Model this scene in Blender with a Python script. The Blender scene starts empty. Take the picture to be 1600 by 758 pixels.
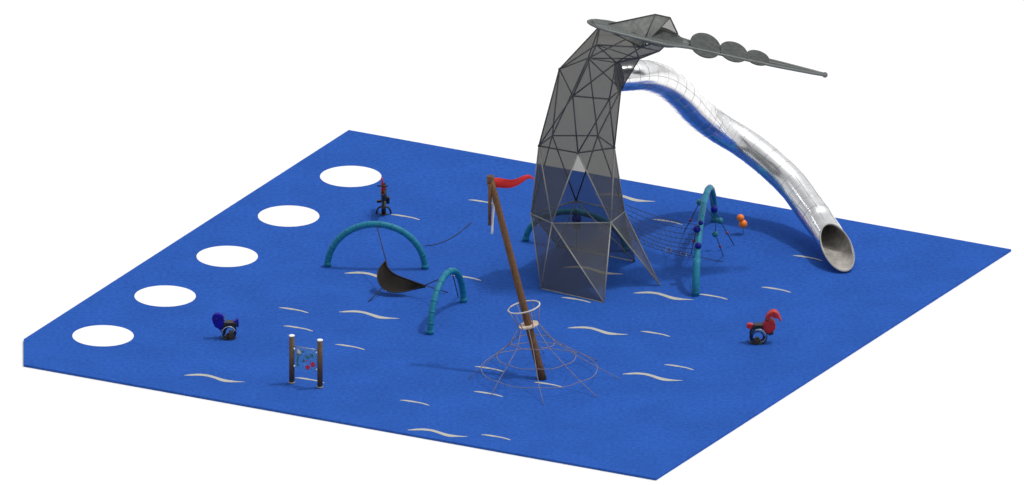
import bpy, bmesh, math, random
from mathutils import Vector, Matrix
random.seed(4)
C = bpy.context.scene.collection
R = math.radians

# ------------------------------------------------------------------ scale and survey of the place
# 60 units of the site survey = 1 metre; X runs right, Y runs away, Z up. The survey was read off at an elevation of 20.2 deg.
PX = 60.0
EL = R(20.2)
SN, CS = math.sin(EL), math.cos(EL)

def P(x, y, h=0.0):
    """point seen at (x, y) standing h (1/60 m) above the play surface"""
    return Vector(((x - 800) / PX, ((379 - y) - h * CS) / SN / PX, h / PX))

def D(x, y, dep, base=430.0):
    """point seen at (x, y), dep (1/60 m) behind the tower's axis"""
    h = (base - dep * SN - y) / CS
    return Vector(((x - 800) / PX, (379 - base) / SN / PX + dep / PX, h / PX))

# ------------------------------------------------------------------ object helpers
ORIG = {}

def tag(o, label=None, cat=None, group=None, kind=None):
    if label: o['label'] = label
    if cat: o['category'] = cat
    if group: o['group'] = group
    if kind: o['kind'] = kind
    return o

def thing(name, loc, label, cat, group=None):
    o = bpy.data.objects.new(name, None)
    o.empty_display_size = 0.2
    o.location = loc
    C.objects.link(o)
    ORIG[o.name] = Vector(loc)
    return tag(o, label, cat, group)

class MB:
    def __init__(s):
        s.v = []; s.f = []; s.sm = []
    def add(s, vs, fs, smooth=False):
        b = len(s.v)
        s.v += [Vector(p) for p in vs]
        for f in fs:
            s.f.append([i + b for i in f]); s.sm.append(smooth)
        return s
    def tube(s, pts, r, n=8, closed=False, caps=True, smooth=True):
        pts = [Vector(p) for p in pts]
        m = len(pts)
        rad = r if isinstance(r, (list, tuple)) else [r] * m
        tang = []
        for i in range(m):
            if closed:
                t = pts[(i + 1) % m] - pts[i - 1]
            else:
                t = pts[min(i + 1, m - 1)] - pts[max(i - 1, 0)]
            tang.append(t.normalized() if t.length > 1e-9 else Vector((0, 0, 1)))
        up = Vector((0, 0, 1)) if abs(tang[0].z) < .9 else Vector((0, 1, 0))
        a = tang[0].cross(up).normalized()
        vs = []
        for i in range(m):
            a = (a - tang[i] * a.dot(tang[i])).normalized()
            b = tang[i].cross(a)
            for k in range(n):
                th = 2 * math.pi * k / n
                vs.append(pts[i] + (a * math.cos(th) + b * math.sin(th)) * rad[i])
        fs = []
        for i in range(m if closed else m - 1):
            j = (i + 1) % m
            for k in range(n):
                k2 = (k + 1) % n
                fs.append([i * n + k, i * n + k2, j * n + k2, j * n + k])
        s.add(vs, fs, smooth)
        if caps and not closed:
            b0 = len(s.v) - len(vs)
            s.f.append([b0 + k for k in range(n)][::-1]); s.sm.append(False)
            s.f.append([b0 + (m - 1) * n + k for k in range(n)]); s.sm.append(False)
        return s
    def ball(s, c, r, n=16, sq=(1, 1, 1)):
        c = Vector(c); vs = []; fs = []
        rows = n // 2
        vs.append(c + Vector((0, 0, r * sq[2])))
        for i in range(1, rows):
            ph = math.pi * i / rows
            for k in range(n):
                th = 2 * math.pi * k / n
                vs.append(c + Vector((r * sq[0] * math.sin(ph) * math.cos(th), r * sq[1] * math.sin(ph) * math.sin(th), r * sq[2] * math.cos(ph))))
        vs.append(c - Vector((0, 0, r * sq[2])))
        for k in range(n):
            fs.append([0, 1 + k, 1 + (k + 1) % n])
            e = 1 + (rows - 2) * n
            fs.append([len(vs) - 1, e + (k + 1) % n, e + k])
        for i in range(rows - 2):
            for k in range(n):
                k2 = (k + 1) % n
                fs.append([1 + i * n + k, 1 + (i + 1) * n + k, 1 + (i + 1) * n + k2, 1 + i * n + k2])
        return s.add(vs, fs, True)
    def slab(s, poly, z0, z1):
        """poly: list of (x, y) counter-clockwise"""
        n = len(poly)
        vs = [Vector((p[0], p[1], z0)) for p in poly] + [Vector((p[0], p[1], z1)) for p in poly]
        fs = [list(range(n))[::-1], list(range(n, 2 * n))]
        for i in range(n):
            j = (i + 1) % n
            fs.append([i, j, n + j, n + i])
        return s.add(vs, fs)
    def board(s, poly, y0, y1, at, sc=1 / PX):
        """profile (x, z) standing in the XZ plane, from y0 to y1, round point at"""
        n = len(poly)
        at = Vector(at)
        vs = [at + Vector((p[0] * sc, y0, p[1] * sc)) for p in poly] + [at + Vector((p[0] * sc, y1, p[1] * sc)) for p in poly]
        fs = [list(range(n)), list(range(n, 2 * n))[::-1]]
        for i in range(n):
            j = (i + 1) % n
            fs.append([j, i, n + i, n + j])
        return s.add(vs, fs)
    def box(s, c, d, rot=0):
        c = Vector(c); m = Matrix.Rotation(rot, 3, 'Z')
        vs = []
        for z in (-1, 1):
            for y in (-1, 1):
                for x in (-1, 1):
                    vs.append(c + m @ Vector((x * d[0] / 2, y * d[1] / 2, z * d[2] / 2)))
        return s.add(vs, [[0, 2, 3, 1], [4, 5, 7, 6], [0, 1, 5, 4], [2, 6, 7, 3], [0, 4, 6, 2], [1, 3, 7, 5]])
    def grid(s, rows, closed=False, smooth=True):
        n = len(rows[0]); fs = []
        vs = [p for r in rows for p in r]
        for i in range(len(rows) - 1):
            for k in range(n if closed else n - 1):
                k2 = (k + 1) % n
                fs.append([i * n + k, i * n + k2, (i + 1) * n + k2, (i + 1) * n + k])
        return s.add(vs, fs, smooth)
    def plate(s, vs, fs, th):
        """thin solid plate: the faces, their backs and a rim"""
        vs = [Vector(p) for p in vs]
        nrm = Vector((0, 0, 0))
        for f in fs:
            nrm += (vs[f[1]] - vs[f[0]]).cross(vs[f[2]] - vs[f[0]])
        nrm.normalize()
        n = len(vs)
        allv = [p + nrm * th / 2 for p in vs] + [p - nrm * th / 2 for p in vs]
        af = [list(f) for f in fs] + [[i + n for i in f][::-1] for f in fs]
        cnt = {}
        for f in fs:
            for i in range(len(f)):
                e = (f[i], f[(i + 1) % len(f)])
                cnt[e] = 1
        for (a, b) in cnt:
            if (b, a) not in cnt:
                af.append([b, a, a + n, b + n])
        return s.add(allv, af)
    def build(s, name, mat, parent=None, bevel=0, recalc=True, loc=None):
        o0 = Vector((0, 0, 0))
        if parent is not None: o0 = ORIG[parent.name]
        elif loc is not None: o0 = Vector(loc)
        me = bpy.data.meshes.new(name)
        me.from_pydata([tuple(p - o0) for p in s.v], [], s.f)
        me.polygons.foreach_set('use_smooth', s.sm)
        if recalc:
            bm = bmesh.new(); bm.from_mesh(me)
            bmesh.ops.recalc_face_normals(bm, faces=bm.faces)
            bm.to_mesh(me); bm.free()
        me.materials.append(mat)
        o = bpy.data.objects.new(name, me)
        C.objects.link(o)
        if parent is not None: o.parent = parent
        elif loc is not None: o.location = o0
        ORIG[o.name] = o0
        if bevel:
            b = o.modifiers.new('bevel', 'BEVEL'); b.width = bevel; b.segments = 2; b.limit_method = 'ANGLE'; b.angle_limit = R(40)
        return o

def bars(pts_pairs, r, name, mat, parent, n=6):
    for a, b in pts_pairs:
        MB().tube([a, b], r, n).build(name, mat, parent)

def smooth(pts, per=8):
    pts = [Vector(p) for p in pts]
    out = []
    ext = [pts[0] * 2 - pts[1]] + pts + [pts[-1] * 2 - pts[-2]]
    for i in range(1, len(ext) - 2):
        p0, p1, p2, p3 = ext[i - 1:i + 3]
        for k in range(per):
            t = k / per
            out.append(.5 * ((2 * p1) + (p2 - p0) * t + (2 * p0 - 5 * p1 + 4 * p2 - p3) * t * t + (3 * p1 - p0 - 3 * p2 + p3) * t ** 3))
    out.append(pts[-1])
    return out

def lerp(tab, t):
    for (a, va), (b, vb) in zip(tab, tab[1:]):
        if t <= b:
            return va + (vb - va) * (t - a) / (b - a)
    return tab[-1][1]

# ------------------------------------------------------------------ materials
def mat(name, col, rough=.6, metal=0.0, var=0.0, scale=20.0, bump=0.0, col2=None, stretch=None, spec=.5, coat=0.0, detail=4.0):
    m = bpy.data.materials.new(name); m.use_nodes = True
    nt = m.node_tree; b = nt.nodes['Principled BSDF']
    b.inputs['Roughness'].default_value = rough
    b.inputs['Metallic'].default_value = metal
    b.inputs['Specular IOR Level'].default_value = spec
    b.inputs['Coat Weight'].default_value = coat
    tc = nt.nodes.new('ShaderNodeTexCoord')
    mp = nt.nodes.new('ShaderNodeMapping')
    nt.links.new(tc.outputs['Object'], mp.inputs['Vector'])
    if stretch: mp.inputs['Scale'].default_value = stretch
    nz = nt.nodes.new('ShaderNodeTexNoise')
    nz.inputs['Scale'].default_value = scale; nz.inputs['Detail'].default_value = detail
    nt.links.new(mp.outputs['Vector'], nz.inputs['Vector'])
    rp = nt.nodes.new('ShaderNodeValToRGB')
    c2 = col2 or tuple(min(1, c * (1 + var)) for c in col)
    c1 = tuple(c * (1 - var) for c in col) if not col2 else col
    rp.color_ramp.elements[0].position = .3; rp.color_ramp.elements[0].color = (*c1, 1)
    rp.color_ramp.elements[1].position = .7; rp.color_ramp.elements[1].color = (*c2, 1)
    nt.links.new(nz.outputs['Fac'], rp.inputs['Fac'])
    nt.links.new(rp.outputs['Color'], b.inputs['Base Color'])
    if bump:
        bp = nt.nodes.new('ShaderNodeBump'); bp.inputs['Strength'].default_value = bump; bp.inputs['Distance'].default_value = .01
        nt.links.new(nz.outputs['Fac'], bp.inputs['Height'])
        nt.links.new(bp.outputs['Normal'], b.inputs['Normal'])
    return m

def seethrough(name, col, trans, rough=.6, tint=(1, 1, 1), var=.1, scale=6):
    m = mat(name, col, rough, var=var, scale=scale)
    nt = m.node_tree
    out = nt.nodes['Material Output']; b = nt.nodes['Principled BSDF']
    mx = nt.nodes.new('ShaderNodeMixShader'); tr = nt.nodes.new('ShaderNodeBsdfTransparent')
    tr.inputs['Color'].default_value = (*tint, 1)
    mx.inputs['Fac'].default_value = trans
    nt.links.new(b.outputs[0], mx.inputs[1]); nt.links.new(tr.outputs[0], mx.inputs[2])
    nt.links.new(mx.outputs[0], out.inputs['Surface'])
    return m

M = {}
def rubber():
    m = mat('blue_rubber', (.021, .084, .372), .9, var=.0, scale=26, bump=.25, spec=.06)
    nt = m.node_tree; b = nt.nodes['Principled BSDF']
    rp = [n for n in nt.nodes if n.type == 'VALTORGB'][0]
    nz = [n for n in nt.nodes if n.type == 'TEX_NOISE'][0]
    nz.inputs['Detail'].default_value = 8; nz.inputs['Scale'].default_value = 9; nz.inputs['Roughness'].default_value = .75
    rp.color_ramp.elements[0].position = .34; rp.color_ramp.elements[0].color = (.015, .069, .325, 1)
    rp.color_ramp.elements[1].position = .66; rp.color_ramp.elements[1].color = (.028, .112, .455, 1)
    n2 = nt.nodes.new('ShaderNodeTexNoise'); n2.inputs['Scale'].default_value = .7; n2.inputs['Detail'].default_value = 3
    tc = [n for n in nt.nodes if n.type == 'TEX_COORD'][0]
    nt.links.new(tc.outputs['Object'], n2.inputs['Vector'])
    hs = nt.nodes.new('ShaderNodeHueSaturation')
    mr = nt.nodes.new('ShaderNodeMapRange')
    mr.inputs['From Min'].default_value = .3; mr.inputs['From Max'].default_value = .7
    mr.inputs['To Min'].default_value = .93; mr.inputs['To Max'].default_value = 1.07
    nt.links.new(n2.outputs['Fac'], mr.inputs['Value']); nt.links.new(mr.outputs['Result'], hs.inputs['Value'])
    nt.links.new(rp.outputs['Color'], hs.inputs['Color']); nt.links.new(hs.outputs['Color'], b.inputs['Base Color'])
    return m
M['rubber'] = rubber()
M['white_floor'] = mat('white_floor', (.86, .86, .86), .9, var=.01, spec=.1)
M['white_paint'] = mat('white_paint', (.86, .86, .86), .7, var=.01, spec=.2)
M['wave_paint'] = mat('wave_paint', (.43, .43, .39), .7, var=.08, scale=8, spec=.3)
M['teal'] = mat('teal_rope_wrap', (.009, .18, .29), .5, var=.25, scale=30, bump=.3, spec=.25)
M['steel'] = mat('polished_steel', (.93, .93, .935), .22, 1.0, var=.06, scale=6, bump=.02)
M['steel_in'] = mat('worn_steel_inside', (.33, .31, .285), .6, 0, var=.4, scale=4)
M['seam'] = mat('steel_seam', (.5, .5, .51), .25, 1.0, var=.1)
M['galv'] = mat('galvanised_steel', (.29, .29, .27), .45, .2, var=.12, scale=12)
M['shaded_bar'] = mat('shaded_steel', (.045, .048, .052), .5, .1, var=.1)  # darker copy of the frame steel, backlit shade put into its colour
M['panel'] = seethrough('grey_mesh_panel', (.36, .365, .35), .86, tint=(.645, .645, .64))
M['fluke_mesh'] = seethrough('fluke_mesh', (.13, .145, .138), .5, tint=(.12, .125, .12), var=.35, scale=9)
M['head_mesh'] = seethrough('head_mesh', (.40, .42, .40), .45, tint=(.35, .36, .36), var=.25, scale=9)
M['fluke_tube'] = mat('fluke_tube', (.13, .145, .14), .5, .2, var=.15)
M['wood'] = mat('oiled_wood', (.036, .016, .006), .65, var=0, scale=9, col2=(.17, .07, .014), stretch=(6, 6, .6), bump=.3)
M['post_wood'] = mat('post_wood', (.05, .03, .016), .6, var=0, scale=9, col2=(.12, .075, .04), stretch=(7, 7, .6), bump=.3)
M['pale_wood'] = mat('pale_board', (.62, .5, .4), .6, var=.1)
M['rope'] = mat('grey_rope', (.21, .195, .215), .8, var=.25, scale=30)
M['pale_rope'] = mat('pale_rope', (.55, .52, .5), .7, var=.15, scale=20)
M['knot'] = mat('dull_red_joint', (.22, .06, .07), .6, var=.2)
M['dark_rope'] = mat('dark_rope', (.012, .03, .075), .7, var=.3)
M['net_rope'] = mat('blue_grey_rope', (.035, .06, .13), .7, var=.3)
M['black_rope'] = mat('black_rope', (.012, .012, .016), .7, var=.3)
M['red_cloth'] = mat('red_cloth', (.56, .012, .012), .7, var=.12, scale=5)
M['white_cloth'] = mat('white_cloth', (.72, .72, .7), .8, var=.1)
M['hammock'] = mat('brown_black_webbing', (.012, .010, .009), .75, var=0, scale=40, col2=(.022, .018, .015), bump=.4, spec=.15)
M['red_plastic'] = mat('red_board', (.42, .012, .011), .45, var=.25, scale=8)
M['blue_plastic'] = mat('blue_board', (.010, .008, .30), .45, var=.15, scale=8, spec=.15)
M['black_plastic'] = mat('black_board', (.012, .012, .014), .4, var=.2)
M['dark_blue_steel'] = mat('dark_blue_steel', (.010, .025, .075), .35, .3, var=.1)
M['grey_steel'] = mat('pale_steel', (.33, .38, .46), .3, .6, var=.1)
M['brown_rubber'] = mat('brown_mount', (.05, .038, .025), .6, var=.2)
M['ball_teal'] = mat('teal_ball', (.010, .16, .22), .45, var=.1, spec=.3)
M['ball_blue'] = mat('deep_blue_ball', (.006, .010, .20), .5, var=.1, spec=.15)
M['ball_red'] = mat('red_bead', (.16, .012, .05), .4, var=.1)
M['orange'] = mat('orange_plastic', (.92, .20, .006), .35, var=.06)
M['cap'] = mat('white_cap', (.85, .85, .86), .4, var=.02)
M['acrylic'] = seethrough('clear_acrylic', (.14, .34, .50), .82, .15, tint=(.9, .98, 1))
M['fig_teal'] = mat('teal_print', (.02, .15, .19), .5, var=.2)
M['fig_red'] = mat('red_print', (.50, .012, .06), .5, var=.1)
M['fig_sand'] = mat('sand_print', (.55, .52, .42), .5, var=.1)
M['yellow'] = mat('olive_print', (.16, .15, .02), .5, var=.1)

# ------------------------------------------------------------------ setting
MB().add([(-600, -600, -.062), (600, -600, -.062), (600, 600, -.062), (-600, 600, -.062)], [[0, 1, 2, 3]]).build('ground', M['white_floor'])['kind'] = 'structure'
corners = [P(37, 569.5), P(1025, 747.5), P(1580, 389.5), P(545, 203), P(37, 530)]
pts = [(p.x, p.y) for p in corners]
b = MB().slab(pts, -.06, 0).build('play_surface', M['rubber'])
b['kind'] = 'structure'

# ------------------------------------------------------------------ white circles
circ = None
cl = [(548, 276, 'white round ground marking beside the dark boat rocker, farthest along the row'),
      (451, 338, 'white round ground marking second along from the dark boat rocker'),
      (355, 401, 'white round ground marking in the middle of the row of five circles'),
      (258, 463, 'white round ground marking next to the one nearest the cut left corner'),
      (161, 525, 'white round ground marking nearest the cut left corner of the blue surface')]
for (x, y, lab) in cl:
    c = P(x, y)
    if circ is None:
        ring = [(c.x + .8 * math.cos(a * math.pi / 48), c.y + .8 * math.sin(a * math.pi / 48)) for a in range(96)]
        circ = MB().slab(ring, .002, .006).build('ground_circle', M['white_paint'], loc=c); o = circ
    else:
        o = circ.copy(); C.objects.link(o); o.location = c
    tag(o, lab, 'ground marking', 'white circles along the left edge')

# ------------------------------------------------------------------ wave markings
def wave_mesh(tab, L, at):
    up, dn = [], []
    N = 28
    yt = [(t, a) for t, a, _ in tab]; ht = [(t, h) for t, _, h in tab]
    ys = [lerp(yt, i / N) for i in range(N + 1)]; hs = [lerp(ht, i / N) for i in range(N + 1)]
    def sm(v):
        return [v[0]] + [(v[i - 1] + 2 * v[i] + v[i + 1]) / 4 for i in range(1, N)] + [v[-1]]
    ys = sm(sm(ys)); hs = sm(hs)
    mb = MB()
    for i in range(N + 1):
        x = at[0] + L * i / N; y = at[1] + ys[i]
        hs[i] *= .72
        up.append(P(x, y - hs[i]) + Vector((0, 0, .004))); dn.append(P(x, y + hs[i]) + Vector((0, 0, .004)))
    mb.grid([dn, up], smooth=False)
    return mb
BIG = [(0, 1.2, .4), (.1, .6, 1.6), (.25, 0, 2.1), (.4, 1.5, 2.2), (.52, 5, 2.7), (.62, 8.5, 3.1), (.72, 10.2, 2.6), (.85, 11, 1.3), (1, 11.4, .3)]
SML = [(0, 0, .4), (.15, .3, 1.2), (.35, 1.6, 1.6), (.55, 3, 1.2), (.75, 4.8, 1.1), (.9, 6.8, 1.2), (1, 8.2, .5)]
big_list = [(288, 585.5, 'long off-white wave mark near the front edge, left of the wooden play panel'),
            (530, 486.5, 'long off-white wave mark in front of the hammock shadow'),
            (538, 426, 'long off-white wave mark running behind the hammock under the large teal arch'),
            (637, 671, 'long off-white wave mark beside the middle of the front edge'),
            (887, 511.5, 'long off-white wave mark between the climbing net and the tail tower'),
            (973, 583.5, 'long off-white wave mark right of the rope cone'),
            (990, 457, 'long off-white wave mark ending at the near foot of the tall teal arch'),
            (880, 417, 'long off-white wave mark under the tail tower, seen through its front panel'),
            (930, 303.5, 'long off-white wave mark behind the tail tower near the back edge')]
small_list = [(436, 481, 'short pale wave mark right of the blue rocker, upper of the two there'),
              (443, 509.5, 'short pale wave mark just above the wooden play panel'),
              (524, 538.5, 'short pale wave mark right of the wooden play panel'),
              (461, 590.5, 'short pale wave mark between the two wooden posts of the play panel'),
              (625, 625.5, 'short pale wave mark between the rope cone and the long front edge mark'),
              (752, 679.5, 'short pale wave mark right of the long mark at the front edge'),
              (740, 612, 'short pale wave mark outside the front left ropes of the net'),
              (742, 573, 'short pale wave mark crossing the left rim of the net'),
              (834, 597.5, 'short pale wave mark at the foot of the leaning mast'),
              (732, 312.5, 'short pale wave mark behind the top of the leaning mast'),
              (610, 335.5, 'short pale wave mark at the foot of the dark boat rocker'),
              (706, 430.5, 'short pale wave mark behind the small teal arch, right of its top'),
              (877, 465, 'short pale wave mark in front of the tower front panel'),
              (1001, 518, 'short pale wave mark right of the long mark between net and tower'),
              (1038, 570, 'short pale wave mark above the long mark right of the rope cone'),
              (1091, 460, 'short pale wave mark right of the near foot of the tall teal arch'),
              (1190, 449, 'short pale wave mark above the red rocker'),
              (1239, 399.5, 'short pale wave mark beside the mouth of the steel slide'),
              (1020, 343, 'short pale wave mark behind the low rope net right of the tower')]
for lst, tab, L in ((big_list, BIG, 94), (small_list, SML, 46)):
    src = None
    for (x, y, lab) in lst:
        loc = P(x, y)
        if src is None:
            src = wave_mesh(tab, L, (x, y)).build('wave_marking', M['wave_paint'], loc=loc, recalc=False); o = src
        else:
            o = src.copy(); C.objects.link(o); o.location = loc
        tag(o, lab, 'ground marking', 'long wave marks on the blue surface' if L == 94 else 'short wave marks on the blue surface')

# ------------------------------------------------------------------ tail tower
T0 = D(905, 430, 0)
tower = thing('whale_tail_tower', T0, 'tall grey see-through climbing tower shaped like a diving whale tail', 'play tower')
g0 = lambda x, y: P(x, y, 0)
F1, F2, F3, F4, F5 = g0(845.5, 451), g0(943.5, 473), g0(1031.5, 446.5), g0(992, 409), g0(872, 384)
A1, B1, C1, D1, G1 = D(830, 334, -7), D(862.5, 349, -51), D(954.5, 348, -48), D(975.5, 331, 1), D(900, 314, 51)
a2, b2, c2, r2, l2 = D(842, 228, -8), D(903, 239, -40), D(960, 231, -16), D(934, 212, 39), D(863, 212, 39)
l3, fl3, fr3, r3, b3 = D(874, 108, 5), D(895, 150, -35), D(952, 155, -30), D(970, 140, 12), D(919, 91, 40)
tl4, fl4, fr4, in4, bk4 = D(937, 41, 8), D(932, 70, -35), D(963, 98, -30), D(999, 92, 8), D(985, 58, 42)
t5, k5, e5, bt5, f5 = D(1024, 22.5, 0), D(1047, 27.5, 35), D(1059, 53, 30), D(1030, 80, 5), D(1002, 74, -28)
tris_low = [(A1, B1, F1), (B1, F2, F1), (B1, C1, F2), (C1, D1, F3), (G1, D1, F4), (G1, F4, F5), (G1, A1, F5)]
tris_mid = [(A1, B1, a2), (B1, b2, a2), (C1, c2, b2), (C1, D1, c2), (D1, r2, c2), (D1, G1, r2), (G1, l2, r2), (G1, A1, l2), (A1, a2, l2)]
tris_up = [(a2, b2, fl3), (b2, fr3, fl3), (b2, c2, fr3), (c2, r3, fr3), (c2, r2, r3), (r2, b3, r3), (r2, l2, b3), (l2, l3, b3), (l2, a2, l3), (a2, fl3, l3),
           (l3, fl3, fl4), (l3, fl4, tl4), (fl3, fr4, fl4), (fl3, fr3, fr4), (fr3, r3, fr4), (r3, in4, fr4), (b3, bk4, in4), (r3, b3, in4), (b3, l3, tl4), (b3, tl4, bk4),
           (fl4, f5, tl4), (tl4, f5, t5), (fl4, fr4, f5), (fr4, in4, bt5), (fr4, bt5, f5), (in4, bk4, bt5), (bk4, e5, bt5), (bk4, k5, e5), (bk4, tl4, k5), (tl4, t5, k5), (f5, bt5, e5), (f5, k5, t5)]
head = {id(p) for p in (tl4, t5, k5, e5, bt5, f5)}
def panel(t):
    c = (t[0] + t[1] + t[2]) / 3
    v = [c + (p - c) * .985 for p in t]
    MB().plate(v, [[0, 1, 2]], .008).build('mesh_panel', M['head_mesh'] if all(id(p) in head for p in t) else M['panel'], tower)
for t in tris_low + tris_mid + tris_up: panel(t)
def edges(tris):
    s = []; seen = set()
    for t in tris:
        for i in range(3):
            a, b = t[i], t[(i + 1) % 3]
            k = tuple(sorted([tuple(round(q, 3) for q in a), tuple(round(q, 3) for q in b)]))
            if k not in seen:
                seen.add(k); s.append((a, b, k))
    return s
used = set()
skip = {frozenset((id(B1), id(F1)))}
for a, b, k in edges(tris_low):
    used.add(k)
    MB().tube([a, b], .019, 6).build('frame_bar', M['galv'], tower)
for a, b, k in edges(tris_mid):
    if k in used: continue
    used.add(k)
    back = (a + b).y / 2 > T0.y  # back bars get the steel with shade in its colour
    MB().tube([a, b], .019, 6).build('frame_bar', M['shaded_bar'] if (back or min(a.z, b.z) > 3) else M['galv'], tower)
for a, b, k in edges(tris_up):
    if k in used: continue
    used.add(k)
    MB().tube([a, b], .019, 6).build('frame_bar', M['shaded_bar'], tower)
for a, b in ((b3, fl3), (b3, fr4), (fr3, b2), (in4, fl4), (l3, b3), (D1, F4)):
    MB().tube([a, b], .015, 6).build('brace', M['shaded_bar'], tower)
# joint nodes
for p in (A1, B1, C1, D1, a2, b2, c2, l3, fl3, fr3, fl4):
    MB().ball(p, .036, 10).build('joint', M['galv'] if p.z < 2 else M['shaded_bar'], tower)
# flukes
LT, RT = P(919, 34, 428), P(1289, 117, 312)
AX = RT - LT
WV = Vector((0, .983, -.17)).normalized()
def fl(u, w): return LT + AX * u + WV * (w / PX)
HW = [(0, 4), (.012, 18), (.035, 30), (.08, 40), (.2, 46), (.33, 50), (.42, 30), (.6, 26), (.8, 22), (.95, 11), (1, 5)]
us = [0, .006, .012, .022, .035, .055] + [.08 + .92 * i / 40 for i in range(41)]
front = [fl(u, -lerp(HW, u)) for u in us]; backp = [fl(u, lerp(HW, u)) for u in us]
fk = MB().tube(front + backp[::-1], .036, 8, closed=True).build('fluke_rim', M['fluke_tube'], tower)
MB().tube([fl(u, 0) for u in (.0, .25, .5, .75, 1)], [.03, .04, .045, .04, .04], 8).build('fluke_spar', M['fluke_tube'], fk)
def membrane(u0, u1, k=.97):
    uu = [u0 + (u1 - u0) * i / 16 for i in range(17)]
    n = len(uu)
    vs = [fl(u, -lerp(HW, u) * k) for u in uu] + [fl(u, lerp(HW, u) * k) for u in uu]
    return MB().plate(vs, [[i, i + 1, n + i + 1, n + i] for i in range(n - 1)], .012).build('fluke_web', M['fluke_mesh'], fk)
web = MB()
for j in range(1, 17):
    k = -1 + 2 * j / 17
    web.tube([fl(u, lerp(HW, u) * k) for u in [.02 + .41 * i / 30 for i in range(31)]], .011, 4)
for i in range(26):
    u = .03 + .39 * i / 25
    web.tube([fl(u, -lerp(HW, u)), fl(u, lerp(HW, u))], .009, 4)
web.build('fluke_net', M['fluke_tube'], fk)
membrane(.74, .93)
for (x0, x1, hw, rise) in ((988, 1067, 44, 2), (1078, 1126, 54, 4), (1124, 1168, 44, 4), (1165, 1202, 32, 3)):
    u0, u1 = (x0 - 919) / 370, (x1 - 919) / 370
    c = fl((u0 + u1) / 2, 0) + Vector((0, 0, rise / PX)); ru = (u1 - u0) / 2
    vs = [c]; N = 36
    for k in range(N):
        th = 2 * math.pi * k / N
        vs.append(c + AX * (ru * math.cos(th)) + Vector((0, 1, .0)) * (hw / PX * math.sin(th)))
    MB().plate(vs, [[0, 1 + k, 1 + (k + 1) % N] for k in range(N)], .03).build('fluke_lobe', M['fluke_mesh'], fk)
MB().ball(RT, .075, 12).build('tip_cap', M['fluke_tube'], fk)

# ------------------------------------------------------------------ steel tube slide
path = [D(967, 119.5, 64), D(986, 118, 72), D(1009, 118, 98), D(1038, 128, 148), D(1063, 147, 192), D(1081, 167, 230), D(1100, 184, 258), P(1126, 202, 142), P(1160, 222.5, 120),
        P(1200, 253, 97), P(1238, 289, 71), P(1265, 325, 51), P(1286, 354, 37), P(1308, 387, 27.5)]
cp = smooth(path, 6)
slide = thing('tube_slide', P(1307, 412), 'long polished steel tube slide curving from the tower down to the blue surface', 'slide')
NS = 40
def slide_rings(rad, lip=True, bumpy=0.0):
    rows = []
    m = len(cp)
    for i in range(m):
        t = (cp[min(i + 1, m - 1)] - cp[max(i - 1, 0)]).normalized()
        side = t.cross(Vector((0, 0, 1))).normalized(); up = side.cross(t).normalized()
        f = max(0, (i - (m - 9)) / 8.0)
        row = []
        for k in range(NS):
            th = 2 * math.pi * k / NS
            rr = rad + bumpy * math.sin(i * 1.7 + 1) * .5
            off = side * math.cos(th) * rr + up * math.sin(th) * rr
            sh = -Vector((t.x, t.y, 0)).normalized() * (math.sin(th) * .78) * f if lip else Vector()
            row.append(cp[i] + off + sh)
        rows.append(row)
    return rows
outr = slide_rings(.40, bumpy=.004); inr = slide_rings(.375)
tube = MB().grid(outr, closed=True).build('tube', M['steel'], slide)
MB().grid(inr, closed=True).build('tube_lining', M['steel_in'], slide)
MB().grid([outr[-1], inr[-1]], closed=True, smooth=False).build('mouth_rim', M['seam'], slide)
MB().tube([p for p in outr[-1]], .022, 6, closed=True).build('mouth_lip', M['galv'], slide)
for i in range(3, len(cp) - 9, 3):
    MB().tube(slide_rings(.399)[i], .006, 5, closed=True).build('seam_ring', M['seam'], tube)
so = slide_rings(.399)
for k, nm in ((9, 'long_seam'), (14, 'long_seam'), (19, 'long_seam'), (1, 'long_seam')):
    MB().tube([r[k] for r in so[1:-2]], .007, 4).build(nm, M['seam'], tube)

# ------------------------------------------------------------------ teal arches
def arch_pts(f1, f2, H, n=40, lean=0):
    f1, f2 = Vector(f1), Vector(f2)
    mid = (f1 + f2) / 2; hv = (f1 - f2) / 2
    return [mid + hv * math.cos(math.pi * i / n) + Vector((0, 0, H / PX * math.sin(math.pi * i / n))) for i in range(n + 1)]
def arch(f1, f2, H, r, label):
    base = (Vector(f1) + Vector(f2)) / 2
    t = thing('rope_arch', base, label, 'play arch', 'teal tube arches')
    pt = arch_pts(f1, f2, H)
    MB().tube(pt, r, 14).build('arch_tube', M['teal'], t)
    for i in range(3, 38, 3):
        MB().tube([pt[i] - (pt[i + 1] - pt[i]).normalized() * .02, pt[i] + (pt[i + 1] - pt[i]).normalized() * .02], r * 1.07, 14).build('wrap_band', M['teal'], t)
    for f in (f1, f2):
        MB().tube([f + Vector((0, 0, .001)), f + Vector((0, 0, .12))], r * 1.1, 14).build('foot_sleeve', M['teal'], t)
    return t, pt
A1t, P1 = arch(P(512, 416), P(664, 420), 72, .085, 'wide teal arch standing behind the hammock, facing the front')
A2t, P2 = arch(P(672, 522), P(724, 472), 74, .085, 'small teal arch between the hammock and the leaning mast')
A3t, P3 = arch(P(1087, 462), P(1116, 346), 100, .085, 'tall narrow-looking teal arch hung with coloured balls, in front of the slide')
A4t, P4 = arch(P(822, 376), P(978, 392), 56, .08, 'low teal arch behind the grey tower, seen through its panels')
# thick lower sleeve on the tall arch
MB().tube(P3[0:8], .10, 14).build('lower_sleeve', M['teal'], A3t)

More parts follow.
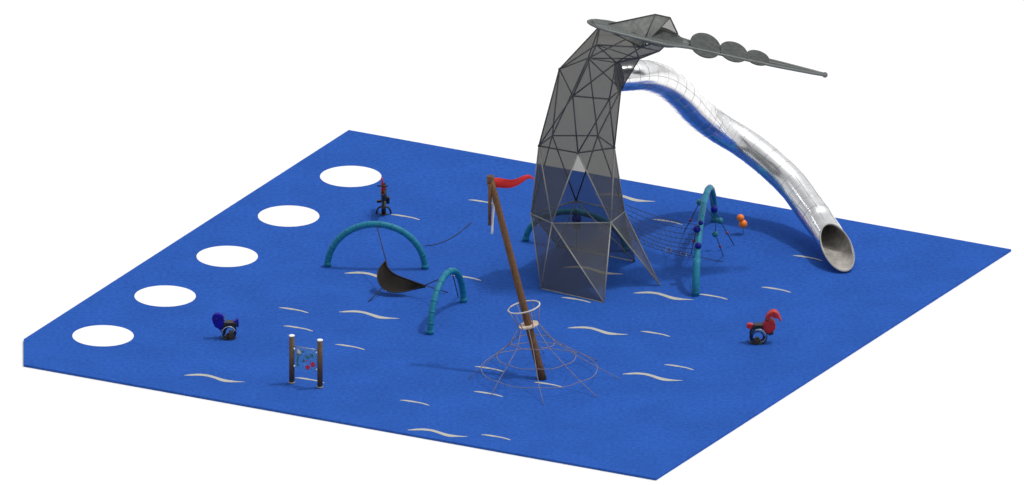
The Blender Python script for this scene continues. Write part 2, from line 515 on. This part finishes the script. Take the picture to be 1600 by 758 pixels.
# ------------------------------------------------------------------ balls and ropes on the tall arch
def rope_line(anchor, pts, balls, label, foot):
    t = thing('ball_rope', foot, label, 'climbing rope', 'ball ropes hung on the arches')
    MB().tube([anchor] + pts, .012, 5).build('rope', M['dark_rope'], t)
    for (p, r, m) in balls:
        MB().ball(p, r, 14).build('ball', M[m], t)
    return t
def depth_h(x, y, Y):
    h = ((379 - y) / PX - Y * SN) / CS
    return Vector(((x - 800) / PX, Y, h))
apex = P3[24]
def near(y): return min(P3[4:36], key=lambda p: abs((379 - (p.y * SN + p.z * CS) * PX) - y) + (0 if p.y < apex.y else 50))
yA = P3[17].y; yB = P3[23].y; yC = P3[28].y; yD = P3[11].y
rope_line(P3[20], [depth_h(1093, 316, P3[20].y), depth_h(1079, 344, P3[20].y + .3), P(1069, 362)], [(depth_h(1093, 316, P3[20].y), .085, 'ball_teal'), (depth_h(1079, 344, P3[20].y + .3), .04, 'ball_red')],
          'dark rope with a teal ball slanting left from the top of the tall arch', P(1069, 362))
rope_line(P3[25], [depth_h(1116, 327, yB), depth_h(1125, 345, yB), depth_h(1136, 364, yB), P(1147, 383)], [(depth_h(1116, 327, yB), .095, 'ball_blue'), (depth_h(1125, 345, yB), .085, 'ball_teal'), (depth_h(1136, 364, yB), .04, 'ball_red')],
          'dark rope with a blue and a teal ball slanting right from the tall arch', P(1147, 383))
rope_line(P3[18], [depth_h(1119, 345, yA), depth_h(1117.5, 366, yA), depth_h(1125, 385, yA), P(1130, 400)], [(depth_h(1117.5, 366, yA), .085, 'ball_teal'), (depth_h(1125, 385, yA), .04, 'ball_red')],
          'dark rope with one teal ball above a red bead, right side of the tall arch', P(1130, 400))
rope_line(P3[14], [depth_h(1095, 348, yD), depth_h(1089, 358, yD), depth_h(1084, 377, yD), P(1080, 395)], [(depth_h(1095, 348, yD), .07, 'ball_blue'), (depth_h(1089, 358, yD), .1, 'ball_blue'), (depth_h(1084, 377, yD), .045, 'ball_red')],
          'dark rope with two deep blue balls, left side of the tall arch', P(1080, 395))
rope_line(P3[8], [depth_h(1091, 384, P3[7].y + .2), P(1089, 410)], [(depth_h(1091, 384, P3[7].y + .2), .09, 'ball_blue')],
          'short rope with a single deep blue ball low on the left of the tall arch', P(1089, 410))
yq = P4[20].y
rope_line(P4[20], [depth_h(901, 337, yq - .1), depth_h(901, 348, yq - .1), P(901, 386)], [(depth_h(901, 330, yq - .1), .09, 'ball_teal'), (depth_h(901, 342, yq - .1), .13, 'ball_blue'), (depth_h(901, 352, yq - .1), .12, 'ball_blue')],
          'stack of teal and blue balls hanging from the low arch behind the tower', P(901, 386))

# low rope net between tower and tall arch
net = thing('rope_net', P(1035, 385), 'low dark rope net stretched between the grey tower and the tall teal arch', 'climbing net')
q00, q10, q11, q01 = P(978, 320, 55), P(1094, 352, 62), P(1088, 404, 30), P(985, 372, 22)
NU, NV = 15, 8
def nq(u, v):
    p = q00.lerp(q10, u).lerp(q01.lerp(q11, u), v)
    return p - Vector((0, 0, .16 * math.sin(math.pi * u) * (.5 + .5 * math.sin(math.pi * v))))
for j in range(NV):
    MB().tube([nq(i / 12, j / (NV - 1)) for i in range(13)], .008, 5).build('net_rope', M['net_rope'], net)
for i in range(1, NU):
    MB().tube([nq(i / NU + (.03 if j % 2 else -.02), j / (NV - 1)) for j in range(NV)], .007, 5).build('net_rope', M['net_rope'], net)
for (x, y, h) in ((1044, 391, 8), (1068, 397, 8)):
    MB().tube([P(x + 5 * math.cos(a * math.pi / 8), y + 3.5 * math.sin(a * math.pi / 8), h) for a in range(16)], .009, 5, closed=True).build('rope_ring', M['rope'], net)
MB().tube([nq(1, 1), P(1086, 458, 10)], .012, 5).build('stay_rope', M['dark_rope'], net)
MB().tube([nq(0.6, 1), P(1044, 391, 8), P(1068, 397, 8), P(1130, 409)], .010, 5).build('stay_rope', M['dark_rope'], net)

# ------------------------------------------------------------------ orange bobbing balls
ob = thing('balance_bobble', P(1157, 368), 'pair of bright orange balls on a thin stem between tall arch and slide', 'play balls')
MB().ball(P(1161, 350, 17), .112, 20).build('ball', M['orange'], ob)
MB().ball(P(1157, 340.5, 27), .098, 20).build('ball', M['orange'], ob)
MB().tube([P(1161, 366), P(1161, 352, 15)], .006, 6).build('stem', M['dark_rope'], ob)

# ------------------------------------------------------------------ hammock
ham = thing('hammock', P(620, 470), 'dark brown triangular hammock slung between the two left teal arches', 'hammock')
low = smooth([P(603, 407, 44), P(592, 421, 34), P(590, 435, 24), P(596, 448, 14), P(607, 455, 9), P(624, 456.5, 8), P(643, 453, 11), P(664, 446, 22)], 5)
upp = smooth([P(603, 407, 44), P(605, 416, 39), P(611, 424, 34), P(620, 430, 29), P(630, 434, 26), P(641, 438, 24), P(652, 442, 23), P(664, 446, 22)], 5)
rows = []
for j in range(9):
    v = j / 8
    rows.append([l.lerp(u, v) + Vector((0, 0, -.05 * math.sin(math.pi * v))) for l, u in zip(low, upp)])
hm = MB().grid(rows).build('sling', M['hammock'], ham, recalc=False)
sd = hm.modifiers.new('thick', 'SOLIDIFY'); sd.thickness = .02
MB().tube(low, .018, 6).build('edge_rope', M['black_rope'], ham)
MB().tube(upp, .018, 6).build('edge_rope', M['black_rope'], ham)
top1 = P1[20]
for a, b in ((top1, P(603, 407, 44)), (P(664, 446, 22), P2[27]), (P(664, 446, 22), P(700, 457)), (P(597, 450, 12), P(575, 472)), (P2[24], P(716, 464))):
    MB().tube([a, b], .014, 6).build('tie_rope', M['black_rope'], ham)

# ------------------------------------------------------------------ leaning mast with flag and crow's nest
mb_, mt_ = P(848, 593, 0), P(766.5, 279, 300)
mast = thing('ship_mast', mb_, 'leaning brown wooden mast with red flag rising from the rope cone', 'mast')
MB().tube([mb_.lerp(mt_, i / 12) for i in range(13)], [.105 - .022 * i / 12 for i in range(13)], 16).build('pole', M['wood'], mast)
# tip block
MB().tube([mt_ - Vector((0, 0, .16)), mt_ + Vector((0, 0, .07))], .10, 12).build('mast_head', M['wood'], mast)
# flag, hanging clear of the pole and waving
fv, ff = [], []
NF = 26
rowa, rowb = [], []
for i in range(NF + 1):
    t = i / NF
    x = 769 + 66 * t
    yc = 286.5 - 1.5 * math.sin(2 * math.pi * (t * .95 - .02)) * -1 * (1) + (-7.5) * t ** 2.2 + (4.0 if t > .88 else 0) * (t - .88) / .12
    yc = lerp([(0, 286), (.15, 285.5), (.3, 287), (.45, 287.5), (.6, 284.5), (.75, 279), (.85, 276), (.93, 276.8), (1, 280)], t)
    hw = lerp([(0, 7.6), (.2, 7.6), (.45, 6.2), (.7, 5.0), (.85, 3.2), (.95, 2), (1, .8)], t)
    Y = mt_.y - .02 + .10 * math.sin(t * 7)
    rowa.append(depth_h(x, yc - hw, Y)); rowb.append(depth_h(x, yc + hw, Y))
fg = MB().grid([rowb, [a.lerp(b, .5) for a, b in zip(rowa, rowb)], rowa]).build('flag', M['red_cloth'], mast, recalc=False)
sd = fg.modifiers.new('thick', 'SOLIDIFY'); sd.thickness = .012
MB().tube([depth_h(765.5, 288, mt_.y - .12), depth_h(765, 352, mt_.y - .12)], [.05, .04], 8).build('hanging_spar', M['wood'], mast)
st = smooth([depth_h(769, 300, mt_.y - .1), depth_h(771.5, 322, mt_.y - .1), depth_h(770, 342, mt_.y - .1), depth_h(769, 366, mt_.y - .1)], 4)
cl_ = MB().grid([[p - Vector((.028, 0, 0)) for p in st], [p + Vector((.028, .02, 0)) for p in st]]).build('cloth_strip', M['white_cloth'], mast, recalc=False)
sd = cl_.modifiers.new('thick', 'SOLIDIFY'); sd.thickness = .01
# crow's nest
ax = (mt_ - mb_).normalized()
tl = Vector((.16, -.05, 1)) ; tl = Vector((-.22, 0, 1)).normalized()
def ringpts(c, r, nrm, n=40):
    s = nrm.cross(Vector((0, 1, 0))).normalized(); q = nrm.cross(s).normalized()
    return [c + (s * math.cos(2 * math.pi * k / n) + q * math.sin(2 * math.pi * k / n)) * r for k in range(n)]
tt = (593 - 508) / (593 - 279.0)
pc = mb_.lerp(mt_, tt)
rp_ = ringpts(pc, .265, tl)
n = len(rp_)
ndk = MB().plate([pc] + rp_, [[0, 1 + k, 1 + (k + 1) % n] for k in range(n)], .035).build('nest_floor', M['pale_wood'], mast)
rc = mb_.lerp(mt_, (593 - 480) / (593 - 279.0)) + Vector((.0, 0, 0))
rt = ringpts(rc, .42, tl)
MB().tube(rt, .02, 8, closed=True).build('nest_rail', M['pale_rope'], mast)
for k in range(6):
    MB().tube([rp_[int(k * 40 / 6) % 40], rt[int(k * 40 / 6) % 40]], .012, 6).build('nest_strut', M['rope'], mast)

cnet = thing('climbing_net', P(848, 591), 'wide cone of thin grey climbing ropes round the foot of the leaning mast', 'climbing net')
def ell(cx, cy, r, h, n=48, sag=0):
    c = P(cx, cy, h)
    return [c + Vector((r / PX * math.cos(2 * math.pi * k / n), r / PX * math.sin(2 * math.pi * k / n), -sag * abs(math.sin(2 * math.pi * k * 4 / n)))) for k in range(n)]
anch = ell(850, 592.5, 118, 0); big = ell(842.5, 574, 91, 16, sag=.04); mid = ell(838, 555, 62, 37, sag=.03); upr = ell(833, 534, 34, 57, sag=.02)
for lvl in (big, mid, upr):
    MB().tube(lvl, .0095, 5, closed=True).build('ring_rope', M['rope'], cnet)
for k in range(0, 48, 6):
    top = rp_[(20 - int(k * 40 / 48)) % 40]
    # match nest rim direction to the rope direction
    top = min(rp_, key=lambda p: ((p - pc).normalized() - (anch[k] - P(848, 592)).normalized()).length)
    MB().tube([top, upr[k], mid[k], big[k], anch[k] + Vector((0, 0, .01))], .0095, 5).build('stay_rope', M['rope'], cnet)

for lv in (mid, upr):
    for k in range(0, 48, 6):
        MB().ball(lv[k], .022, 8).build('rope_joint', M['knot'], cnet)
lr = MB().tube(smooth([P(664, 384.5), P(678, 383), P(696, 377), P(713, 367.5), P(726, 357), P(736, 348.5)], 6), [.008 + .008 * i / 30 for i in range(31)], 6)  # dark strand added in place of a cast shadow line, its caster unknown
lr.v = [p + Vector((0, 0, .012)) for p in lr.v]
tag(lr.build('shadow_strand', M['dark_rope'], loc=P(700, 375)), 'thin dark strand modelled as a shadow line curving over the ground right of the wide teal arch', 'rope')

# ------------------------------------------------------------------ play panel on two posts
pa, pb = P(456, 599), P(500, 606)
pan = thing('play_panel', (pa + pb) / 2, 'clear sea-picture play panel between two brown wooden posts with white caps', 'play panel')
for p in (pa, pb):
    MB().tube([p, p + Vector((0, 0, 1.31))], .072, 16).build('post', M['post_wood'], pan)
    MB().tube([p + Vector((0, 0, 1.31)), p + Vector((0, 0, 1.335)), p + Vector((0, 0, 1.34))], [.076, .076, .066], 16).build('post_cap', M['cap'], pan)
    MB().tube([p + Vector((0, 0, .001)), p + Vector((0, 0, .05))], .084, 16).build('post_foot', M['galv'], pan)
dv = (pb - pa); ln = dv.length; dn = dv.normalized(); nv = Vector((dn.y, -dn.x, 0))
def pp(u, z, off=0): return pa + dv * u + Vector((0, 0, z)) + nv * off
MB().plate([pp(.11, .42), pp(.89, .42), pp(.89, 1.04), pp(.11, 1.04)], [[0, 1, 2, 3]], .02).build('clear_sheet', M['acrylic'], pan)
MB().tube([pp(.08, 1.04), pp(.92, 1.04)], .014, 6).build('top_rail', M['grey_steel'], pan)
for u in (.1, .9):
    for z in (.5, .98):
        MB().ball(pp(u, z, .02), .028, 8).build('bolt', M['cap'], pan)
def blob(name, m, pts, off=.016):
    vs = [pp(u, z, off) for u, z in pts]
    MB().plate(vs, [list(range(len(vs)))], .008).build(name, M[m], pan)
def rnd(u, z, ru, rz, n=14, wob=0):
    return [(u + ru * math.cos(2 * math.pi * k / n) * (1 + wob * math.sin(k * 2.3)), z + rz * math.sin(2 * math.pi * k / n) * (1 + wob * math.sin(k * 2.3))) for k in range(n)]
blob('shell_figure', 'fig_sand', [(.2, .88), (.3, .84), (.34, .9), (.27, .97), (.23, 1.0), (.2, .96)])
blob('weed_figure', 'fig_teal', [(.14, .82), (.3, .8), (.36, .84), (.2, .87)])
blob('weed_figure', 'fig_teal', [(.2, .5), (.25, .5), (.23, .66), (.27, .78), (.2, .8), (.17, .66)])
blob('fish_figure', 'fig_teal', rnd(.56, .80, .09, .05) )
blob('fish_figure', 'fig_teal', rnd(.42, .68, .05, .04))
blob('fish_figure', 'fig_teal', rnd(.72, .86, .06, .05))
blob('fish_figure', 'fig_teal', rnd(.4, .93, .06, .025))
blob('crab_claw', 'fig_red', rnd(.57, .52, .085, .06, wob=.12))
blob('crab_body', 'fig_red', rnd(.75, .62, .085, .075, wob=.12), .02)
blob('starfish_figure', 'fig_red', rnd(.52, .69, .035, .02))

# ------------------------------------------------------------------ spring rockers
def ringband(mb, at, cx, cz, r0, th, y, w, a0=0, a1=360, spiral=0.0):
    pts = []
    n = 36
    for i in range(n + 1):
        a = R(a0 + (a1 - a0) * i / n)
        r = r0 - spiral * i / n
        pts.append(Vector(at) + Vector(((cx + r * math.cos(a)) / PX, y, (cz + r * math.sin(a)) / PX)))
    mb.tube(pts, th, 8)
    return mb

# red sea-horse like bird
ra = P(1183, 535)
rr = thing('spring_rocker', ra, 'red crested animal spring rocker on a round dark hoop spring', 'spring rocker', 'spring rockers on the blue surface')
MB().board([(2, 24), (10, 24), (14, 18), (19, 13), (25, 15), (26, 21), (20, 30), (10, 30), (-2, 30), (-8, 27), (-7, 23)], -.10, .10, ra).build('seat_beam', M['black_plastic'], rr, bevel=.015)
bd = MB().board([(9, 30), (10, 23), (17, 16), (25, 19), (29, 26), (28.5, 33), (25, 38), (21, 40), (20, 43), (23, 45), (27, 42), (33, 42), (36, 36), (38, 38), (36, 43), (34, 48), (31, 52), (26, 54), (20, 52), (16, 48), (13, 43), (12.5, 37), (10, 33)], -.115, .115, ra).build('front_board', M['red_plastic'], rr, bevel=.02)
MB().ball(ra + Vector((27 / PX, -.118, 48.5 / PX)), .022, 8).build('eye', M['black_plastic'], bd)
MB().tube([ra + Vector((16 / PX, -.2, 41 / PX)), ra + Vector((16 / PX, .2, 41 / PX))], .022, 8).build('handle_bar', M['black_plastic'], rr)
MB().board([(-7, 24), (-12, 23), (-17, 26), (-16, 31), (-11, 32), (-6, 31)], -.07, .07, ra).build('tail_board', M['red_plastic'], rr, bevel=.02)
MB().box(ra + Vector((2 / PX, 0, 30 / PX)), (.24, .24, .03)).build('saddle', M['black_plastic'], rr, bevel=.02)
for y in (-.13, .13):
    ringband(MB(), ra, 2, 12.5, 12.5, .028, y, 0, 250, -110).build('hoop_spring', M['dark_blue_steel'], rr)
ringband(MB(), ra, 2, 13, 10, .022, -.17, 0, 210, -60, 2.5).build('spiral_spring', M['dark_blue_steel'], rr)
ringband(MB(), ra, 2.5, 13.5, 11.2, .014, -.155, 0, 120, -60).build('hoop_liner', M['grey_steel'], rr)
MB().tube([ra, ra + Vector((0, 0, .07)), ra + Vector((0, 0, .13))], [.10, .08, .05], 18).build('mount', M['brown_rubber'], rr)
MB().tube([ra + Vector((0, 0, .001)), ra + Vector((0, 0, .03))], .2, 24).build('base_plate', M['black_plastic'], rr)
MB().box(ra + Vector((0, 0, .07)), (.10, .30, .08)).build('clamp', M['brown_rubber'], rr, bevel=.01)

# blue fish
ba = P(358, 528)
br = thing('spring_rocker', ba, 'deep blue fish-tailed spring rocker with large rounded head board', 'spring rocker', 'spring rockers on the blue surface')
MB().board([(-11, 12), (-6, 9), (-3, 17), (2, 20), (13, 20), (13, 27), (3, 27), (-5, 27), (-9, 24)], -.10, .10, ba).build('seat_beam', M['black_plastic'], br, bevel=.015)
hb = MB().board([(-12, 12), (-17, 16), (-22, 19), (-25, 25), (-27, 32), (-26, 38), (-22, 41), (-16, 41.5), (-11, 40), (-8, 35), (-8, 28), (-8, 20)], -.07, .07, ba).build('head_board', M['blue_plastic'], br, bevel=.03)
MB().ball(ba + Vector((-20 / PX, -.075, 33 / PX)), .022, 8).build('eye', M['black_plastic'], hb)
MB().board([(8, 21), (11, 20), (15, 18.5), (15, 25), (14, 33), (10, 30), (6, 28)], -.08, .08, ba).build('tail_board', M['blue_plastic'], br, bevel=.02)
MB().tube([ba + Vector((-8 / PX, -.2, 33 / PX)), ba + Vector((-8 / PX, .2, 33 / PX))], .022, 8).build('handle_bar', M['black_plastic'], br)
MB().box(ba + Vector((2 / PX, 0, 26.7 / PX)), (.2, .24, .03)).build('saddle', M['black_plastic'], br, bevel=.02)
for y in (-.13, .13):
    ringband(MB(), ba, 0, 11, 10, .026, y, 0, 230, -50).build('hoop_spring', M['dark_blue_steel'], br)
ringband(MB(), ba, -.5, 11.5, 10.5, .016, -.165, 0, 185, 20).build('hoop_liner', M['grey_steel'], br)
MB().tube([ba, ba + Vector((0, 0, .08)), ba + Vector((0, 0, .13))], [.11, .09, .05], 18).build('mount', M['brown_rubber'], br)
MB().box(ba + Vector((.05, 0, .10)), (.12, .30, .15)).build('clamp', M['brown_rubber'], br, bevel=.015)
MB().tube([ba + Vector((0, 0, .001)), ba + Vector((0, 0, .03))], .19, 24).build('base_plate', M['black_plastic'], br)
MB().tube([ba + Vector((-.13, -.1, .12)), ba + Vector((-.21, -.1, .26))], .03, 8).build('link', M['dark_blue_steel'], br)

# dark boat seen from its end
da = P(599.5, 335)
dr = thing('spring_rocker', da, 'dark boat spring rocker with red mast and crossbar, seen end on', 'spring rocker', 'spring rockers on the blue surface')
hull = []
for i in range(9):
    t = i / 8
    w = (.02 + .065 * math.sin(math.pi * (.12 + .76 * t)))
    y = -.45 + .9 * t
    lift = .12 * (2 * t - 1) ** 2
    hull.append([da + Vector((-w, y, .62 + lift)), da + Vector((-w * .8, y, .40 + lift)), da + Vector((0, y, .30 + lift)), da + Vector((w * .8, y, .40 + lift)), da + Vector((w, y, .62 + lift)), da + Vector((0, y, .58 + lift))])
hmb = MB().grid(hull, closed=True, smooth=False)
hmb.f += [[0, 1, 2, 3, 4, 5][::-1], [48, 49, 50, 51, 52, 53]]; hmb.sm += [False, False]
hmb.build('hull', M['black_plastic'], dr, bevel=.01)
MB().tube([da + Vector((-.02, 0, .56)), da + Vector((-.05, 0, 1.02))], [.03, .022], 8).build('boat_mast', M['red_plastic'], dr)
MB().plate([da + Vector((-.03, -.02, .7)), da + Vector((.055, -.02, .7)), da + Vector((-.04, -.02, 1.0))], [[0, 1, 2]], .02).build('sail', M['red_plastic'], dr)
MB().tube([da + Vector((-.17, -.03, .80)), da + Vector((.12, -.03, .80))], .02, 8).build('crossbar', M['black_plastic'], dr)
MB().box(da + Vector((-.12, -.1, .40)), (.13, .1, .06)).build('foot_rest', M['black_plastic'], dr, bevel=.01)
MB().box(da + Vector((.11, -.1, .44)), (.09, .14, .19)).build('side_box', M['black_plastic'], dr, bevel=.02)
MB().box(da + Vector((.03, -.47, .46)), (.05, .02, .14)).build('stern_board', M['yellow'], dr, bevel=.005)
for s in (-1, 1):
    MB().tube(smooth([da + Vector((0, 0, .22)), da + Vector((s * .11, 0, .2)), da + Vector((s * .17, 0, .12)), da + Vector((s * .19, 0, .02))], 5), .024, 8).build('leg', M['black_plastic'], dr)
MB().tube([da, da + Vector((0, 0, .3))], .06, 10).build('spring_post', M['black_plastic'], dr)
MB().tube([da + Vector((0, 0, .001)), da + Vector((0, 0, .03))], .1, 16).build('base_plate', M['black_plastic'], dr)

# ------------------------------------------------------------------ light
SUN = Vector((.40, .087, 1)).normalized()
ld = bpy.data.lights.new('Sun', 'SUN'); ld.energy = 1.3; ld.angle = R(2.5); ld.color = (1, .98, .95)
lo = bpy.data.objects.new('Sun', ld); C.objects.link(lo)
lo.rotation_euler = SUN.to_track_quat('Z', 'Y').to_euler()
w = bpy.data.worlds.new('World'); bpy.context.scene.world = w; w.use_nodes = True
nt = w.node_tree; bg = nt.nodes['Background']
sky = nt.nodes.new('ShaderNodeTexSky'); sky.sky_type = 'NISHITA'; sky.sun_disc = False
sky.sun_elevation = math.asin(SUN.z); sky.sun_rotation = math.atan2(SUN.x, SUN.y)
sky.air_density = 1.0; sky.dust_density = 3.0
hs = nt.nodes.new('ShaderNodeHueSaturation'); hs.inputs['Saturation'].default_value = .06
nt.links.new(sky.outputs[0], hs.inputs['Color']); nt.links.new(hs.outputs[0], bg.inputs['Color'])
bg.inputs['Strength'].default_value = .15

# ------------------------------------------------------------------ camera (parallel projection, 20 degrees down)
cd = bpy.data.cameras.new('Camera'); cd.type = 'ORTHO'; cd.ortho_scale = 1600 / PX; cd.clip_end = 2000
co = bpy.data.objects.new('Camera', cd); C.objects.link(co)
vd = Vector((0, CS, -SN))
co.location = Vector((0, 0, 0)) - vd * 60
co.rotation_euler = (math.pi / 2 - EL, 0, 0)
sc = bpy.context.scene
sc.camera = co
sc.view_settings.view_transform = 'Standard'; sc.view_settings.look = 'None'
sc.view_settings.exposure = 0; sc.view_settings.gamma = 1; sc.view_settings.use_curve_mapping = False
sc.render.engine = 'CYCLES'
sc.cycles.transparent_max_bounces = 24
sc.cycles.min_transparent_bounces = 16
